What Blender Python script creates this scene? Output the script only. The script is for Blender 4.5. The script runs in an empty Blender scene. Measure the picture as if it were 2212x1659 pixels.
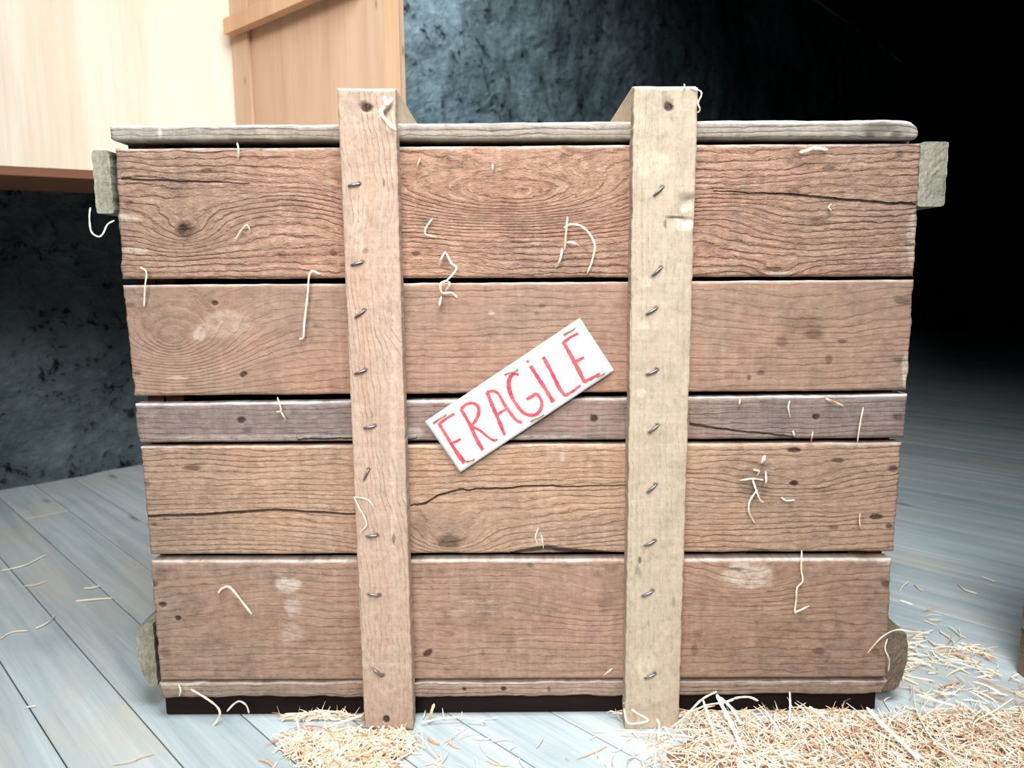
import bpy, math, random
import numpy as np
from math import radians, cos, sin, pi
random.seed(7)
C = bpy.context.scene.collection
# ------------------------------------------------------------------ camera model (survey of the photograph, 2212 x 1659)
F, CX, CY = 1606.0, 1106.0, 829.5
PITCH, ROLL, DIST, HGT = radians(8.2), radians(0.42), 0.87, 0.554
_fwd = np.array([0, cos(PITCH), -sin(PITCH)]); _right = np.array([1.0, 0, 0]); _up = np.cross(_right, _fwd)
_cam = np.array([0, -DIST, HGT])
def ray(px, py):
    a = (px-CX)/F; b = -(py-CY)/F
    return _fwd + _right*(a*cos(ROLL)+b*sin(ROLL)) + _up*(-a*sin(ROLL)+b*cos(ROLL))
def onY(px, py, y=0.0):
    r = ray(px, py); return _cam + r*((y-_cam[1])/r[1])
def onZ(px, py, z=0.0):
    r = ray(px, py); return _cam + r*((z-_cam[2])/r[2])
def proj(X, Y, Z):
    dx, dy, dz = X-_cam[0], Y-_cam[1], Z-_cam[2]
    d = dx*_fwd[0]+dy*_fwd[1]+dz*_fwd[2]; a = (dx*_right[0]+dy*_right[1]+dz*_right[2])/d; b = (dx*_up[0]+dy*_up[1]+dz*_up[2])/d
    return CX+F*(a*cos(ROLL)-b*sin(ROLL)), CY-F*(a*sin(ROLL)+b*cos(ROLL))
def onPlane(px, py, p0, n):
    r = ray(px, py); return _cam + r*(np.dot(np.array(p0)-_cam, n)/np.dot(r, n))
# ------------------------------------------------------------------ numpy value noise
_rs = np.random.RandomState(3); _T = _rs.rand(512, 512)
def vnoise(x, y, seed=0):
    x = np.asarray(x, float)+seed*17.31; y = np.asarray(y, float)+seed*9.77
    xi = np.floor(x).astype(int); yi = np.floor(y).astype(int); fx = x-xi; fy = y-yi
    fx = fx*fx*(3-2*fx); fy = fy*fy*(3-2*fy)
    g = lambda a, b: _T[a % 512, b % 512]
    return (g(xi, yi)*(1-fx)+g(xi+1, yi)*fx)*(1-fy)+(g(xi, yi+1)*(1-fx)+g(xi+1, yi+1)*fx)*fy*1.0
def fbm(x, y, seed=0, o=4):
    s = 0; a = .5
    for k in range(o):
        s = s+a*(vnoise(np.asarray(x)*2**k, np.asarray(y)*2**k, seed+k)-.5); a *= .5
    return s*2
def sstep(a, b, x):
    t = np.clip((x-a)/(b-a), 0, 1); return t*t*(3-2*t)
# ------------------------------------------------------------------ object helpers
def tag(o, label=None, cat=None, group=None, kind=None):
    if label: o['label'] = label
    if cat: o['category'] = cat
    if group: o['group'] = group
    if kind: o['kind'] = kind
    return o
def empty(name, loc, label, cat, group=None):
    o = bpy.data.objects.new(name, None); C.objects.link(o); o.location = loc; o.empty_display_size = .05
    return tag(o, label, cat, group)
def wloc(o):
    p = np.zeros(3)
    while o is not None:
        p = p+np.array(o.location); o = o.parent
    return p
def mesh_obj(name, V, Fc, mat, parent=None, attrs=None, smooth=None, base=False):
    """V in world metres; the origin goes to the centre (or base centre) of the mesh"""
    V = np.asarray(V, float); c = (V.min(0)+V.max(0))/2
    if base: c[2] = V[:, 2].min()
    me = bpy.data.meshes.new(name); me.from_pydata((V-c).tolist(), [], [list(map(int, f)) for f in Fc])
    if attrs:
        for k, a in attrs.items():
            at = me.attributes.new(k, 'FLOAT', 'POINT'); at.data.foreach_set('value', np.asarray(a, np.float32))
    if smooth is True: me.polygons.foreach_set('use_smooth', [True]*len(me.polygons))
    elif smooth: me.polygons.foreach_set('use_smooth', smooth)
    me.materials.append(mat); me.update()
    o = bpy.data.objects.new(name, me); C.objects.link(o)
    if parent is not None:
        o.parent = parent; o.location = (c-wloc(parent)).tolist()
    else: o.location = c.tolist()
    return o
class MB:
    def __init__(s): s.V = []; s.F = []; s.A = []
    def add(s, V, Fc, a=0.0):
        n = len(s.V); s.V += [list(map(float, v)) for v in V]; s.F += [[i+n for i in f] for f in Fc]; s.A += [a]*len(V); return s
    def box(s, x0, x1, y0, y1, z0, z1, a=0.0, b=.0015):
        return s.prism([(x0, y0), (x1, y0), (x1, y1), (x0, y1)], z0, z1, a, b)
    def prism(s, pts, z0, z1, a=0.0, b=.0015):
        """polygon footprint with chamfered rims"""
        P = np.array(pts, float); c = P.mean(0); n = len(P)
        d = c-P; d = d/np.maximum(np.linalg.norm(d, axis=1), 1e-9)[:, None]; Q = P+d*b*1.2
        rings = [(Q, z0), (P, z0+b), (P, z1-b), (Q, z1)]
        V = [(p[0], p[1], z) for R_, z in rings for p in R_]
        Fc = [list(range(n))[::-1], [3*n+i for i in range(n)]]
        for k in range(3):
            for i in range(n):
                j = (i+1) % n; Fc.append([k*n+i, k*n+j, (k+1)*n+j, (k+1)*n+i])
        return s.add(V, Fc, a)
    def obj(s, name, mat, parent=None, smooth=None, base=False):
        return mesh_obj(name, s.V, s.F, mat, parent, {'tone': s.A}, smooth, base)
def tube(P, r, n=6, flat=1.0):
    P = np.array(P, float); m = len(P); V = []; Fc = []
    r = np.broadcast_to(np.asarray(r, float), (m,))
    prev = None
    for i in range(m):
        t = P[min(i+1, m-1)]-P[max(i-1, 0)]; t = t/max(np.linalg.norm(t), 1e-9)
        a = np.cross(t, [0, 1, 0.05]) if prev is None else prev-t*np.dot(prev, t)
        a = a/max(np.linalg.norm(a), 1e-9); prev = a; b = np.cross(t, a)
        for k in range(n):
            w = 2*pi*k/n; V.append(P[i]+a*cos(w)*r[i]+b*sin(w)*r[i]*flat)
    for i in range(m-1):
        for k in range(n):
            j = (k+1) % n; Fc.append([i*n+k, i*n+j, (i+1)*n+j, (i+1)*n+k])
    Fc.append(list(range(n))[::-1]); Fc.append([(m-1)*n+k for k in range(n)])
    return V, Fc
def spline(P, k=6):
    P = [np.array(p, float) for p in P]
    if len(P) < 3: return P
    Q = [2*P[0]-P[1]]+P+[2*P[-1]-P[-2]]; out = []
    for i in range(1, len(Q)-2):
        for j in range(k):
            t = j/k; a, b, c, d = Q[i-1], Q[i], Q[i+1], Q[i+2]
            out.append(.5*((2*b)+(-a+c)*t+(2*a-5*b+4*c-d)*t*t+(-a+3*b-3*c+d)*t**3))
    out.append(P[-1]); return out
# ------------------------------------------------------------------ materials
def lin(c):
    return tuple(((v/255)/12.92 if v/255 <= .04045 else ((v/255+.055)/1.055)**2.4) for v in c)+(1.0,)
class NT:
    def __init__(s, name, rough=.85, spec=.15):
        s.m = bpy.data.materials.new(name); s.m.use_nodes = True; s.t = s.m.node_tree; s.N = s.t.nodes; s.L = s.t.links
        s.b = s.N['Principled BSDF']; s.b.inputs['Roughness'].default_value = rough; s.b.inputs['Specular IOR Level'].default_value = spec
    def n(s, typ, **kw):
        o = s.N.new(typ)
        for k, v in kw.items(): setattr(o, k, v)
        return o
    def put(s, sock, v):
        if hasattr(v, 'is_linked'): s.L.new(v, sock)
        else: sock.default_value = v
    def math(s, op, a, b=0.0, c=None, clamp=False):
        o = s.n('ShaderNodeMath', operation=op, use_clamp=clamp); s.put(o.inputs[0], a); s.put(o.inputs[1], b)
        if c is not None: s.put(o.inputs[2], c)
        return o.outputs[0]
    def mix(s, f, a, b, mode='MIX'):
        o = s.n('ShaderNodeMix', data_type='RGBA', blend_type=mode); s.put(o.inputs[0], f); s.put(o.inputs[6], a); s.put(o.inputs[7], b); return o.outputs[2]
    def co(s, scale=(1, 1, 1), rot=(0, 0, 0), loc=(0, 0, 0)):
        if not hasattr(s, '_co'): s._co = s.n('ShaderNodeTexCoord').outputs['Object']
        o = s.n('ShaderNodeMapping'); s.L.new(s._co, o.inputs[0]); o.inputs['Scale'].default_value = scale; o.inputs['Rotation'].default_value = rot; o.inputs['Location'].default_value = loc
        return o.outputs[0]
    def noise(s, vec, sc=1.0, det=4, rough=.55, dist=0.0):
        o = s.n('ShaderNodeTexNoise'); s.L.new(vec, o.inputs['Vector']); o.inputs['Scale'].default_value = sc; o.inputs['Detail'].default_value = det
        o.inputs['Roughness'].default_value = rough; o.inputs['Distortion'].default_value = dist; return o.outputs['Fac']
    def voro(s, vec, sc=1.0, feat='F1'):
        o = s.n('ShaderNodeTexVoronoi', feature=feat); s.L.new(vec, o.inputs['Vector']); o.inputs['Scale'].default_value = sc; return o.outputs['Distance']
    def attr(s, name):
        return s.n('ShaderNodeAttribute', attribute_name=name).outputs['Fac']
    def ramp(s, f, stops):
        o = s.n('ShaderNodeValToRGB'); s.put(o.inputs[0], f); e = o.color_ramp.elements
        e[0].position, e[0].color = stops[0][0], stops[0][1]; e[1].position, e[1].color = stops[-1][0], stops[-1][1]
        for p, c in stops[1:-1]:
            k = e.new(p); k.color = c
        return o.outputs[0]
    def mr(s, v, a, b, c=0.0, d=1.0, smooth=False):
        o = s.n('ShaderNodeMapRange'); s.put(o.inputs[0], v); o.inputs[1].default_value = a; o.inputs[2].default_value = b; o.inputs[3].default_value = c; o.inputs[4].default_value = d
        if smooth: o.interpolation_type = 'SMOOTHSTEP'
        return o.outputs[0]
    def bump(s, h, dist=.001, strength=1.0, prev=None):
        o = s.n('ShaderNodeBump'); s.put(o.inputs['Height'], h); o.inputs['Distance'].default_value = dist; o.inputs['Strength'].default_value = strength
        if prev is not None: s.L.new(prev, o.inputs['Normal'])
        return o.outputs[0]
    def done(s, col, nrm=None):
        s.put(s.b.inputs['Base Color'], col)
        if nrm is not None: s.L.new(nrm, s.b.inputs['Normal'])
        return s.m
def G(v): return (v, v, v, 1)
def wood(name, early, late, gray=(132, 116, 104), pale=(206, 192, 178), axis='x', ringstr=.6, relief=.0012, fib=.3, blotch=.3, feats=True, seed=0.0, grayamt=.25, redamt=.3, red=(160, 108, 84), fleck=.5, mott=.3, saw=.15):
    t = NT(name)
    L3 = (seed*3.1, seed*1.7, seed*2.3)
    blot = t.noise(t.co((1, 1, 1), loc=L3), 8.0, 5, .62)
    blot2 = t.noise(t.co((1, 1, 1), loc=(seed, 3, 9)), 30.0, 5, .65)
    fine = t.noise(t.co((1, 1, 1), loc=L3), 330.0, 4, .75)
    mot = t.noise(t.co({'x': (90, 90, 150), 'z': (150, 90, 90), 'y': (150, 90, 150)}[axis], loc=L3), 1.0, 5, .7)
    swn = t.noise(t.co({'x': (170, 20, 10), 'z': (10, 20, 170), 'y': (12, 150, 20)}[axis], loc=L3), 1.0, 4, .65)
    if feats:
        sx = t.n('ShaderNodeSeparateXYZ'); t.co(); t.L.new(t._co, sx.inputs[0]); g = sx.outputs[0 if axis == 'x' else 2]; cross = sx.outputs[2 if axis == 'x' else 0]
        ring0 = t.attr('ring'); wob = t.math('MULTIPLY', t.math('SUBTRACT', t.noise(t.co({'x': (18, 1, 60), 'z': (60, 1, 18)}[axis], loc=L3), 1.0, 5, .65), .5), 1.5)
        ring = t.math('ADD', ring0, wob)
        def gv(a, b, o):
            c = t.n('ShaderNodeCombineXYZ'); t.L.new(t.math('MULTIPLY', g, a), c.inputs[0]); c.inputs[1].default_value = seed*5+o; t.L.new(t.math('MULTIPLY', ring, b), c.inputs[2]); return c.outputs[0]
        fibre = t.noise(gv(9, 3.2, 1), 1.0, 5, .7); streak = t.noise(gv(3.5, .45, 2), 1.0, 4, .6, .4); flk = t.noise(gv(62, 2.1, 3), 1.0, 3, .6, .5); mod = t.noise(gv(7, .22, 4), 1.0, 3, .6)
        rr = t.math('ADD', ring, t.math('MULTIPLY', t.math('SUBTRACT', mot, .5), .5))
        fr = t.math('FRACT', rr); line = t.ramp(fr, [(0, G(.25)), (.12, G(0)), (.4, G(.12)), (.7, G(.6)), (.86, G(1)), (.95, G(.7)), (1, G(.25))])
        line = t.math('MULTIPLY', line, t.mr(mod, .32, .62, .1, 1.0))
    else:
        sc = {'x': (7, 60, 230), 'z': (230, 60, 7), 'y': (230, 7, 60)}[axis]; sc2 = {'x': (3, 14, 26), 'z': (26, 14, 3), 'y': (26, 3, 14)}[axis]
        fibre = t.noise(t.co(sc, loc=L3), 1.0, 5, .65); streak = t.noise(t.co(sc2, loc=L3), 1.0, 4, .6, .6); flk = t.noise(t.co([v*.7 for v in sc], loc=L3), 1.0, 4, .7)
        wv = t.n('ShaderNodeTexWave', wave_type='BANDS', bands_direction={'x': 'Z', 'z': 'X', 'y': 'X'}[axis], wave_profile='SAW')
        t.L.new(t.co({'x': (.25, 1, 1), 'z': (1, 1, .25), 'y': (1, .25, 1)}[axis], loc=L3), wv.inputs[0]); wv.inputs['Scale'].default_value = 22; wv.inputs['Distortion'].default_value = 3.5
        wv.inputs['Detail'].default_value = 3; wv.inputs['Detail Scale'].default_value = .6; line = wv.outputs['Fac']
    lite = [min(255, c*1.12+8) for c in early]; drk = [c*.66 for c in late]
    col = t.mix(t.math('MULTIPLY', t.math('MULTIPLY', line, t.mr(blot, .3, .62, .35, 1.0)), ringstr), lin(early), lin(late))
    col = t.mix(t.mr(streak, .46, .72, 0, redamt), col, lin(red))
    col = t.mix(t.mr(blot, .47, .68, 0, grayamt), col, lin(gray))
    col = t.mix(t.mr(flk, .56, .72, 0, fleck), col, lin(late))
    col = t.mix(t.mr(flk, .44, .30, 0, fleck), col, lin(lite))
    col = t.mix(1.0, col, t.ramp(t.mr(fibre, .28, .66), [(0, G(1-fib)), (1, G(1))]), 'MULTIPLY')
    col = t.mix(t.mr(mot, .52, .72, 0, mott), col, lin(lite))
    col = t.mix(t.mr(mot, .46, .28, 0, mott*1.1), col, lin(drk))
    col = t.mix(t.mr(swn, .5, .75, 0, saw), col, lin(pale)); col = t.mix(t.mr(swn, .46, .25, 0, saw*.8), col, lin(late))
    col = t.mix(1.0, col, t.ramp(blot2, [(.3, G(1-blotch)), (.52, G(1)), (.8, G(1))]), 'MULTIPLY')
    h = t.math('ADD', t.math('MULTIPLY', line, -.9), t.math('MULTIPLY', fibre, .7)); h = t.math('ADD', h, t.math('MULTIPLY', flk, -1.3*fleck)); h = t.math('ADD', h, t.math('MULTIPLY', mot, .9)); h = t.math('ADD', h, t.math('MULTIPLY', fine, .25))
    if feats:
        col = t.mix(t.math('MULTIPLY', t.attr('gray'), t.mr(streak, .3, .62, .55, 1)), col, t.mix(t.mr(mot, .35, .65), lin([c*.8 for c in gray]), lin([c*1.08 for c in gray])))
        col = t.mix(t.math('MULTIPLY', t.attr('pale'), t.mr(mot, .35, .58, .25, .85)), col, lin(pale))
        dk = t.attr('dark'); ed = t.attr('edge')
        ck = t.math('ABSOLUTE', t.math('ADD', t.attr('crack'), t.math('MULTIPLY', t.math('SUBTRACT', fine, .5), 1.2)))
        ck = t.mr(ck, .5, 1.4, 1, 0)
        col = t.mix(t.math('MULTIPLY', dk, t.mr(fine, .3, .6, .75, 1)), col, lin((40, 27, 25)))
        col = t.mix(t.math('MULTIPLY', ck, .9), col, lin((38, 22, 20)))
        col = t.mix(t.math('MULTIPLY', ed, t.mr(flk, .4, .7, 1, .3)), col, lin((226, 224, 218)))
        h = t.math('SUBTRACT', h, t.math('MULTIPLY', ck, 1.5)); h = t.math('SUBTRACT', h, t.math('MULTIPLY', dk, .9))
    return t.done(col, t.bump(h, relief))

M = {}
M['p1'] = wood('weathered_red_plank', (178, 140, 117), (128, 90, 72), ringstr=.55, relief=.0026, blotch=.22, grayamt=.3, seed=1, redamt=.5, red=(166, 104, 80), fleck=.75, mott=.4)
M['p2'] = wood('weathered_brown_plank', (170, 135, 114), (134, 101, 83), ringstr=.45, relief=.0006, blotch=.2, grayamt=.45, seed=2, fleck=.3, mott=.32, saw=.13)
M['p3'] = wood('weathered_grey_plank', (148, 124, 114), (104, 82, 76), gray=(120, 112, 108), ringstr=.4, relief=.0006, blotch=.3, grayamt=.6, seed=3, redamt=.2, fleck=.35)
M['p4'] = wood('weathered_tan_plank', (182, 148, 122), (138, 104, 82), ringstr=.5, relief=.0012, blotch=.2, grayamt=.4, seed=4, fleck=.5, mott=.4)
M['p5'] = wood('weathered_dark_plank', (164, 132, 112), (126, 95, 78), ringstr=.3, relief=.0006, blotch=.25, grayamt=.45, seed=5, fleck=.35, mott=.42, saw=.12)
M['p6'] = wood('weathered_base_board', (162, 138, 120), (110, 86, 74), ringstr=.35, relief=.0010, blotch=.3, grayamt=.6, seed=6, fleck=.4)
M['postL'] = wood('pinkish_batten_wood', (190, 163, 143), (156, 124, 104), axis='z', gray=(178, 160, 144), ringstr=.35, relief=.0008, fib=.16, blotch=.16, grayamt=.5, seed=7, redamt=.35, red=(186, 134, 106), pale=(226, 204, 184), fleck=.2, mott=.35, saw=.15)
M['postR'] = wood('pale_batten_wood', (190, 173, 152), (166, 143, 119), axis='z', gray=(190, 176, 154), ringstr=.2, relief=.0007, fib=.14, blotch=.14, grayamt=.4, seed=8, redamt=.25, red=(184, 148, 118), pale=(228, 212, 190), fleck=.15, mott=.3, saw=.15)
M['lid'] = wood('grey_lid_wood', (160, 146, 132), (120, 103, 92), gray=(150, 146, 138), ringstr=.25, relief=.0010, fib=.2, blotch=.25, grayamt=.5, seed=9, redamt=.15, pale=(214, 214, 206), fleck=.3, mott=.4)
M['cleat'] = wood('grey_green_cleat_wood', (160, 156, 138), (112, 106, 92), gray=(146, 148, 142), ringstr=.3, relief=.0014, feats=False, seed=10, redamt=.12, axis='y', fib=.4, pale=(200, 204, 194))
M['cleat2'] = wood('brown_grey_cleat_wood', (128, 114, 98), (84, 70, 60), gray=(116, 110, 104), ringstr=.3, relief=.0014, feats=False, seed=14, redamt=.12, axis='y', fib=.4, pale=(150, 146, 136))
M['inner'] = wood('inner_crate_wood', (150, 112, 92), (98, 66, 52), feats=False, seed=11)
M['under'] = wood('dark_beam_wood', (150, 128, 104), (110, 84, 66), feats=False, seed=12, axis='y')
M['beam'] = wood('pale_beam_wood', (212, 192, 166), (176, 148, 118), feats=False, seed=13, axis='y', fib=.15, blotch=.1, ringstr=.2, relief=.0003)

def metal(name, c, r=.38):
    t = NT(name, r, .5); t.b.inputs['Metallic'].default_value = .85
    nz = t.noise(t.co(), 900, 3); return t.done(t.mix(t.mr(nz, .45, .7, 0, .5), lin(c), lin([v*.6 for v in c])))
M['staple'] = metal('dull_steel', (150, 156, 162))
M['brass'] = metal('tan_staple', (176, 150, 110), .5)

t = NT('white_paper', .9, .1); nz = t.noise(t.co(), 40, 4); nf = t.noise(t.co(), 700, 2)
M['paper'] = t.done(t.mix(t.mr(nz, .4, .75, 0, .4), lin((214, 210, 211)), lin((192, 182, 178))), t.bump(nf, .0001))
t = NT('red_crayon', .9, .1); nz = t.noise(t.co(), 1100, 3, .7); n2 = t.noise(t.co(), 60, 2)
M['ink'] = t.done(t.mix(t.mr(nz, .48, .74, 0, .55), t.mix(t.mr(n2, .35, .65), lin((206, 44, 66)), lin((222, 84, 84))), lin((240, 190, 190))))

t = NT('straw', .7, .25); tn = t.attr('tone'); nz = t.noise(t.co(), 500, 2)
c = t.ramp(tn, [(0, lin((128, 88, 62))), (.3, lin((196, 150, 116))), (.55, lin((224, 200, 166))), (1, lin((246, 240, 224)))])
M['straw'] = t.done(t.mix(t.mr(nz, .5, .8, 0, .3), c, lin((170, 120, 80))))
t = NT('straw_bed', .95, .05); nz = t.noise(t.co(), 90, 5, .7); n2 = t.voro(t.co(), 240)
M['bed'] = t.done(t.ramp(nz, [(.3, lin((112, 82, 66))), (.5, lin((164, 126, 100))), (.68, lin((214, 192, 166)))]), t.bump(t.math('ADD', nz, n2), .006))

def ply(name, a, b, axis='z', rel=.0002, knots=False):
    t = NT(name, .75, .2); s = {'z': (9, 9, .9), 'x': (.9, .9, 9)}[axis]; s2 = {'z': (120, 120, 5), 'x': (5, 5, 120)}[axis]
    n1 = t.noise(t.co(s), 1.0, 3, .5, 1.2); n2 = t.noise(t.co(s2), 1.0, 4, .6); n3 = t.noise(t.co(), 3.0, 3)
    col = t.mix(t.mr(n1, .4, .62), lin(a), lin(b)); col = t.mix(t.mr(n2, .45, .75, 0, .35), col, lin([v*.86 for v in b])); col = t.mix(t.mr(n3, .5, .7, 0, .3), col, lin([min(255, v*1.05) for v in a]))
    if knots:
        kn = t.voro(t.co((22, 22, 9)), 1.0); col = t.mix(t.mr(kn, .06, .14, .8, 0), col, lin((110, 80, 70)))
    return t.done(col, t.bump(n2, rel))
M['ply'] = ply('pale_plywood', (244, 231, 212), (236, 219, 197))
M['ply2'] = ply('tan_plywood', (220, 184, 154), (208, 170, 140))
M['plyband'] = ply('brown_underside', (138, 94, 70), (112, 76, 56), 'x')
M['pine'] = ply('pine_frame', (216, 184, 156), (202, 164, 130), knots=True)
M['pine2'] = ply('orange_pine_edge', (228, 186, 150), (212, 166, 128))

# wall: rubble under crumbling blue-grey render
t = NT('rough_stone_wall', .95, .1)
a = t.noise(t.co(), 3.0, 6, .6, .3); b = t.noise(t.co(), 30, 7, .72, .4); d_ = t.noise(t.co(loc=(5, 2, 1)), 11, 6, .68, .6); v = t.noise(t.co(loc=(1, 7, 3)), 2.2, 3)
pit = t.math('MULTIPLY', t.mr(b, .54, .60, 0, 1), t.mr(d_, .50, .62, 0, 1)); pit = t.math('ADD', pit, t.mr(d_, .64, .70, 0, .8), clamp=True)
c = t.ramp(a, [(.3, lin((82, 92, 96))), (.5, lin((104, 117, 121))), (.7, lin((126, 139, 143)))])
c = t.mix(t.mr(d_, .40, .56, 0, .4), c, lin((72, 80, 84))); c = t.mix(t.mr(b, .3, .42, .5, 0), c, lin((128, 142, 146))); c = t.mix(pit, c, lin((22, 22, 26)))
c = t.mix(1.0, c, t.ramp(v, [(.38, G(.62)), (.55, G(1))]), 'MULTIPLY')
hh = t.math('SUBTRACT', t.math('ADD', t.math('MULTIPLY', a, 1.6), t.math('ADD', b, d_)), t.math('MULTIPLY', pit, .9))
M['wall'] = t.done(c, t.bump(hh, .017))
t = NT('gap_shade_dark', .95, .05); nz = t.noise(t.co((4, 60, 60)), 1, 4)  # near-black: the shade of the gap put into the colour
M['gap_shade'] = t.done(t.mix(nz, lin((26, 20, 22)), lin((48, 38, 36))), t.bump(nz, .002))
t = NT('dark_boards', .95, .05); nz = t.noise(t.co((3, 30, 3)), 1, 4)
M['darkwood'] = t.done(t.mix(nz, lin((34, 30, 28)), lin((52, 46, 42))), t.bump(nz, .003))
# floor boards, grain along local X
t = NT('grey_floorboards', .8, .2); tn = t.attr('tone')
og = t.n('ShaderNodeCombineXYZ'); t.L.new(t.math('MULTIPLY', tn, 37.0), og.inputs[0]); t.L.new(t.math('MULTIPLY', tn, 5.0), og.inputs[1])
def shifted(scale):
    o = t.n('ShaderNodeVectorMath', operation='ADD'); t.L.new(t.co(scale), o.inputs[0]); t.L.new(og.outputs[0], o.inputs[1]); return o.outputs[0]
g1 = t.noise(shifted((2.2, 42, 1)), 1, 5, .6, .5); g2 = t.noise(shifted((5, 230, 1)), 1, 4, .65); g3 = t.noise(shifted((1.3, 2, 1)), 2.4, 4)
kn = t.voro(shifted((2.6, 9, 1)), 1.0)
c = t.ramp(g1, [(.3, lin((160, 170, 174))), (.5, lin((178, 188, 190))), (.7, lin((194, 200, 200)))])
c = t.mix(t.mr(g2, .5, .78, 0, .25), c, lin((136, 146, 150))); c = t.mix(t.mr(g3, .5, .72, 0, .55), c, lin((196, 184, 164)))
c = t.mix(t.mr(g3, .28, .45, .45, 0), c, lin((134, 150, 158))); c = t.mix(t.mr(kn, .03, .11, .75, 0), c, lin((104, 96, 88)))
c = t.mix(1.0, c, t.ramp(tn, [(0, G(.82)), (1, G(1))]), 'MULTIPLY')
M['floor'] = t.done(c, t.bump(t.math('ADD', g1, t.math('MULTIPLY', g2, .5)), .0012))

# ------------------------------------------------------------------ THE CRATE
def mask(PX, PY, cx, cy, rx, ry, seed, soft=.35, ang=0):
    dx = PX-cx; dy = PY-cy; ca, sa = cos(radians(ang)), sin(radians(ang)); u = (dx*ca-dy*sa)/rx; v = (dx*sa+dy*ca)/ry
    d = np.sqrt(u*u+v*v)*(1+.35*fbm(PX/(rx*.8+4), PY/(ry*.8+4), seed)); return 1-sstep(1-soft, 1+soft*.5, d)
def board(name, mat, TL, TR, BR, BL, y0, th, parent, step=.0014, axis='x', period=.007, warp=(1.2, 3.0, 12.0), eyes=(), dark=(), gray=(), pale=(), cracks=(),
          rough=.0008, rag=.0022, seed=0, rnd=.0016, relief=.0003, deform=None, toplight=.0, chips=(), base=False, slope=0.0):
    p = [onY(*q, y0)[[0, 2]] for q in (TL, TR, BR, BL)]
    w = np.linalg.norm(p[1]-p[0]); h = np.linalg.norm(p[3]-p[0]); nx = max(3, int(w/step)); nz = max(3, int(h/step))
    s, u = np.meshgrid(np.linspace(0, 1, nx+1), np.linspace(0, 1, nz+1))
    PX = (TL[0]*(1-s)+TR[0]*s)*(1-u)+(BL[0]*(1-s)+BR[0]*s)*u; PY = (TL[1]*(1-s)+TR[1]*s)*(1-u)+(BL[1]*(1-s)+BR[1]*s)*u
    X = (p[0][0]*(1-s)+p[1][0]*s)*(1-u)+(p[3][0]*(1-s)+p[2][0]*s)*u; Z = (p[0][1]*(1-s)+p[1][1]*s)*(1-u)+(p[3][1]*(1-s)+p[2][1]*s)*u
    X0, Z0 = X.copy(), Z.copy(); PX, PY = proj(X, np.full_like(X, y0), Z)
    # ragged edges, fading inward within 1 cm
    dt = u*h; db = (1-u)*h; dl = s*w; dr = (1-s)*w; fad = .006
    lr, tb = (rag, rough) if axis == 'x' else (rough, rag)
    Z = Z+tb*fbm(X0*30, X0*0+1.5, seed)*np.exp(-dt/fad)+tb*fbm(X0*30, X0*0+7.5, seed+3)*np.exp(-db/fad)
    X = X+lr*fbm(Z0*90, Z0*0+3.5, seed+5)*np.exp(-dl/fad)+lr*fbm(Z0*90, Z0*0+9.5, seed+8)*np.exp(-dr/fad)
    Y = np.full_like(X, y0)
    dm = np.minimum(np.minimum(dt, db), np.minimum(dl, dr)); Y = Y+rnd*np.exp(-(dm/(rnd*.8))**2)*(dm < rnd*3)
    Y = Y-relief*fbm(X0*25, Z0*60, seed+11)
    A = {}
    if axis == 'x': ga, gb = X0, Z0
    else: ga, gb = Z0, X0
    amp, fa, fb = warp
    ring = gb/period+slope*ga/period+amp*fbm(ga*fa, gb*fb, seed+20)+amp*.35*fbm(ga*fa*5, gb*fb*2, seed+25)
    for (ex, ey, rx, ry, am) in eyes: ring = ring+am*np.exp(-(((PX-ex)/rx)**2+((PY-ey)/ry)**2))
    A['ring'] = ring
    D_ = np.zeros_like(X); Gm = np.zeros_like(X); Pm = np.zeros_like(X)
    for i, f in enumerate(dark):
        ang = f[5] if len(f) > 5 else 0; m = mask(PX, PY, f[0], f[1], f[2], f[3], seed+i, .3 if f[4] > .8 else .5, ang)*f[4]; D_ = np.maximum(D_, m)
        if f[4] > .8: Y = Y+.0012*m
    if axis == 'x': Gm = .5*(np.exp(-(dl/.10)**2)+np.exp(-(dr/.13)**2))  # board ends greyed: lens colour shading put into the wood
    for i, f in enumerate(gray): Gm = np.maximum(Gm, mask(PX, PY, f[0], f[1], f[2]*1.3, f[3]*1.3, seed+40+i, 1.0)*f[4]*.85)
    for i, f in enumerate(pale): Pm = np.maximum(Pm, mask(PX, PY, f[0], f[1], f[2], f[3], seed+80+i, .3)*f[4])
    A['dark'] = D_; A['gray'] = Gm; A['pale'] = Pm
    A['edge'] = toplight*np.exp(-(dt/.0022)**2)*(.5+.5*np.clip(fbm(X0*40, X0*0, seed+60)*2+.6, 0, 1)) if toplight else np.zeros_like(X)  # worn pale top rim, with caught skylight painted into its colour
    ck = np.full_like(X, 9.0)
    for c in cracks:
        q = np.array(c['p'], float); yc = np.interp(PX, q[:, 0], q[:, 1])+c.get('j', 2)*fbm(PX/30, PX*0, seed+70)*2
        wd = np.interp(PX, q[:, 0], q[:, 2], left=0, right=0); sg = (PY-yc)/np.maximum(wd, .01)
        sg = np.where(wd < .05, 9.0*np.sign(PY-yc+1e-6), sg); ck = np.where(np.abs(sg) < np.abs(ck), sg, ck)
    A['crack'] = np.clip(ck, -9, 9)
    for (cx, cy, rx, ry, dp) in chips: Y = Y+dp*mask(PX, PY, cx, cy, rx, ry, seed+90, .4)
    if deform: X, Y, Z = deform(X, Y, Z, PX, PY)
    V = np.stack([X, Y, Z], -1).reshape(-1, 3); n1 = nx+1
    idx = np.arange((nx+1)*(nz+1)).reshape(nz+1, nx+1)
    Fq = np.stack([idx[:-1, :-1], idx[1:, :-1], idx[1:, 1:], idx[:-1, 1:]], -1).reshape(-1, 4).tolist()
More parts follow.
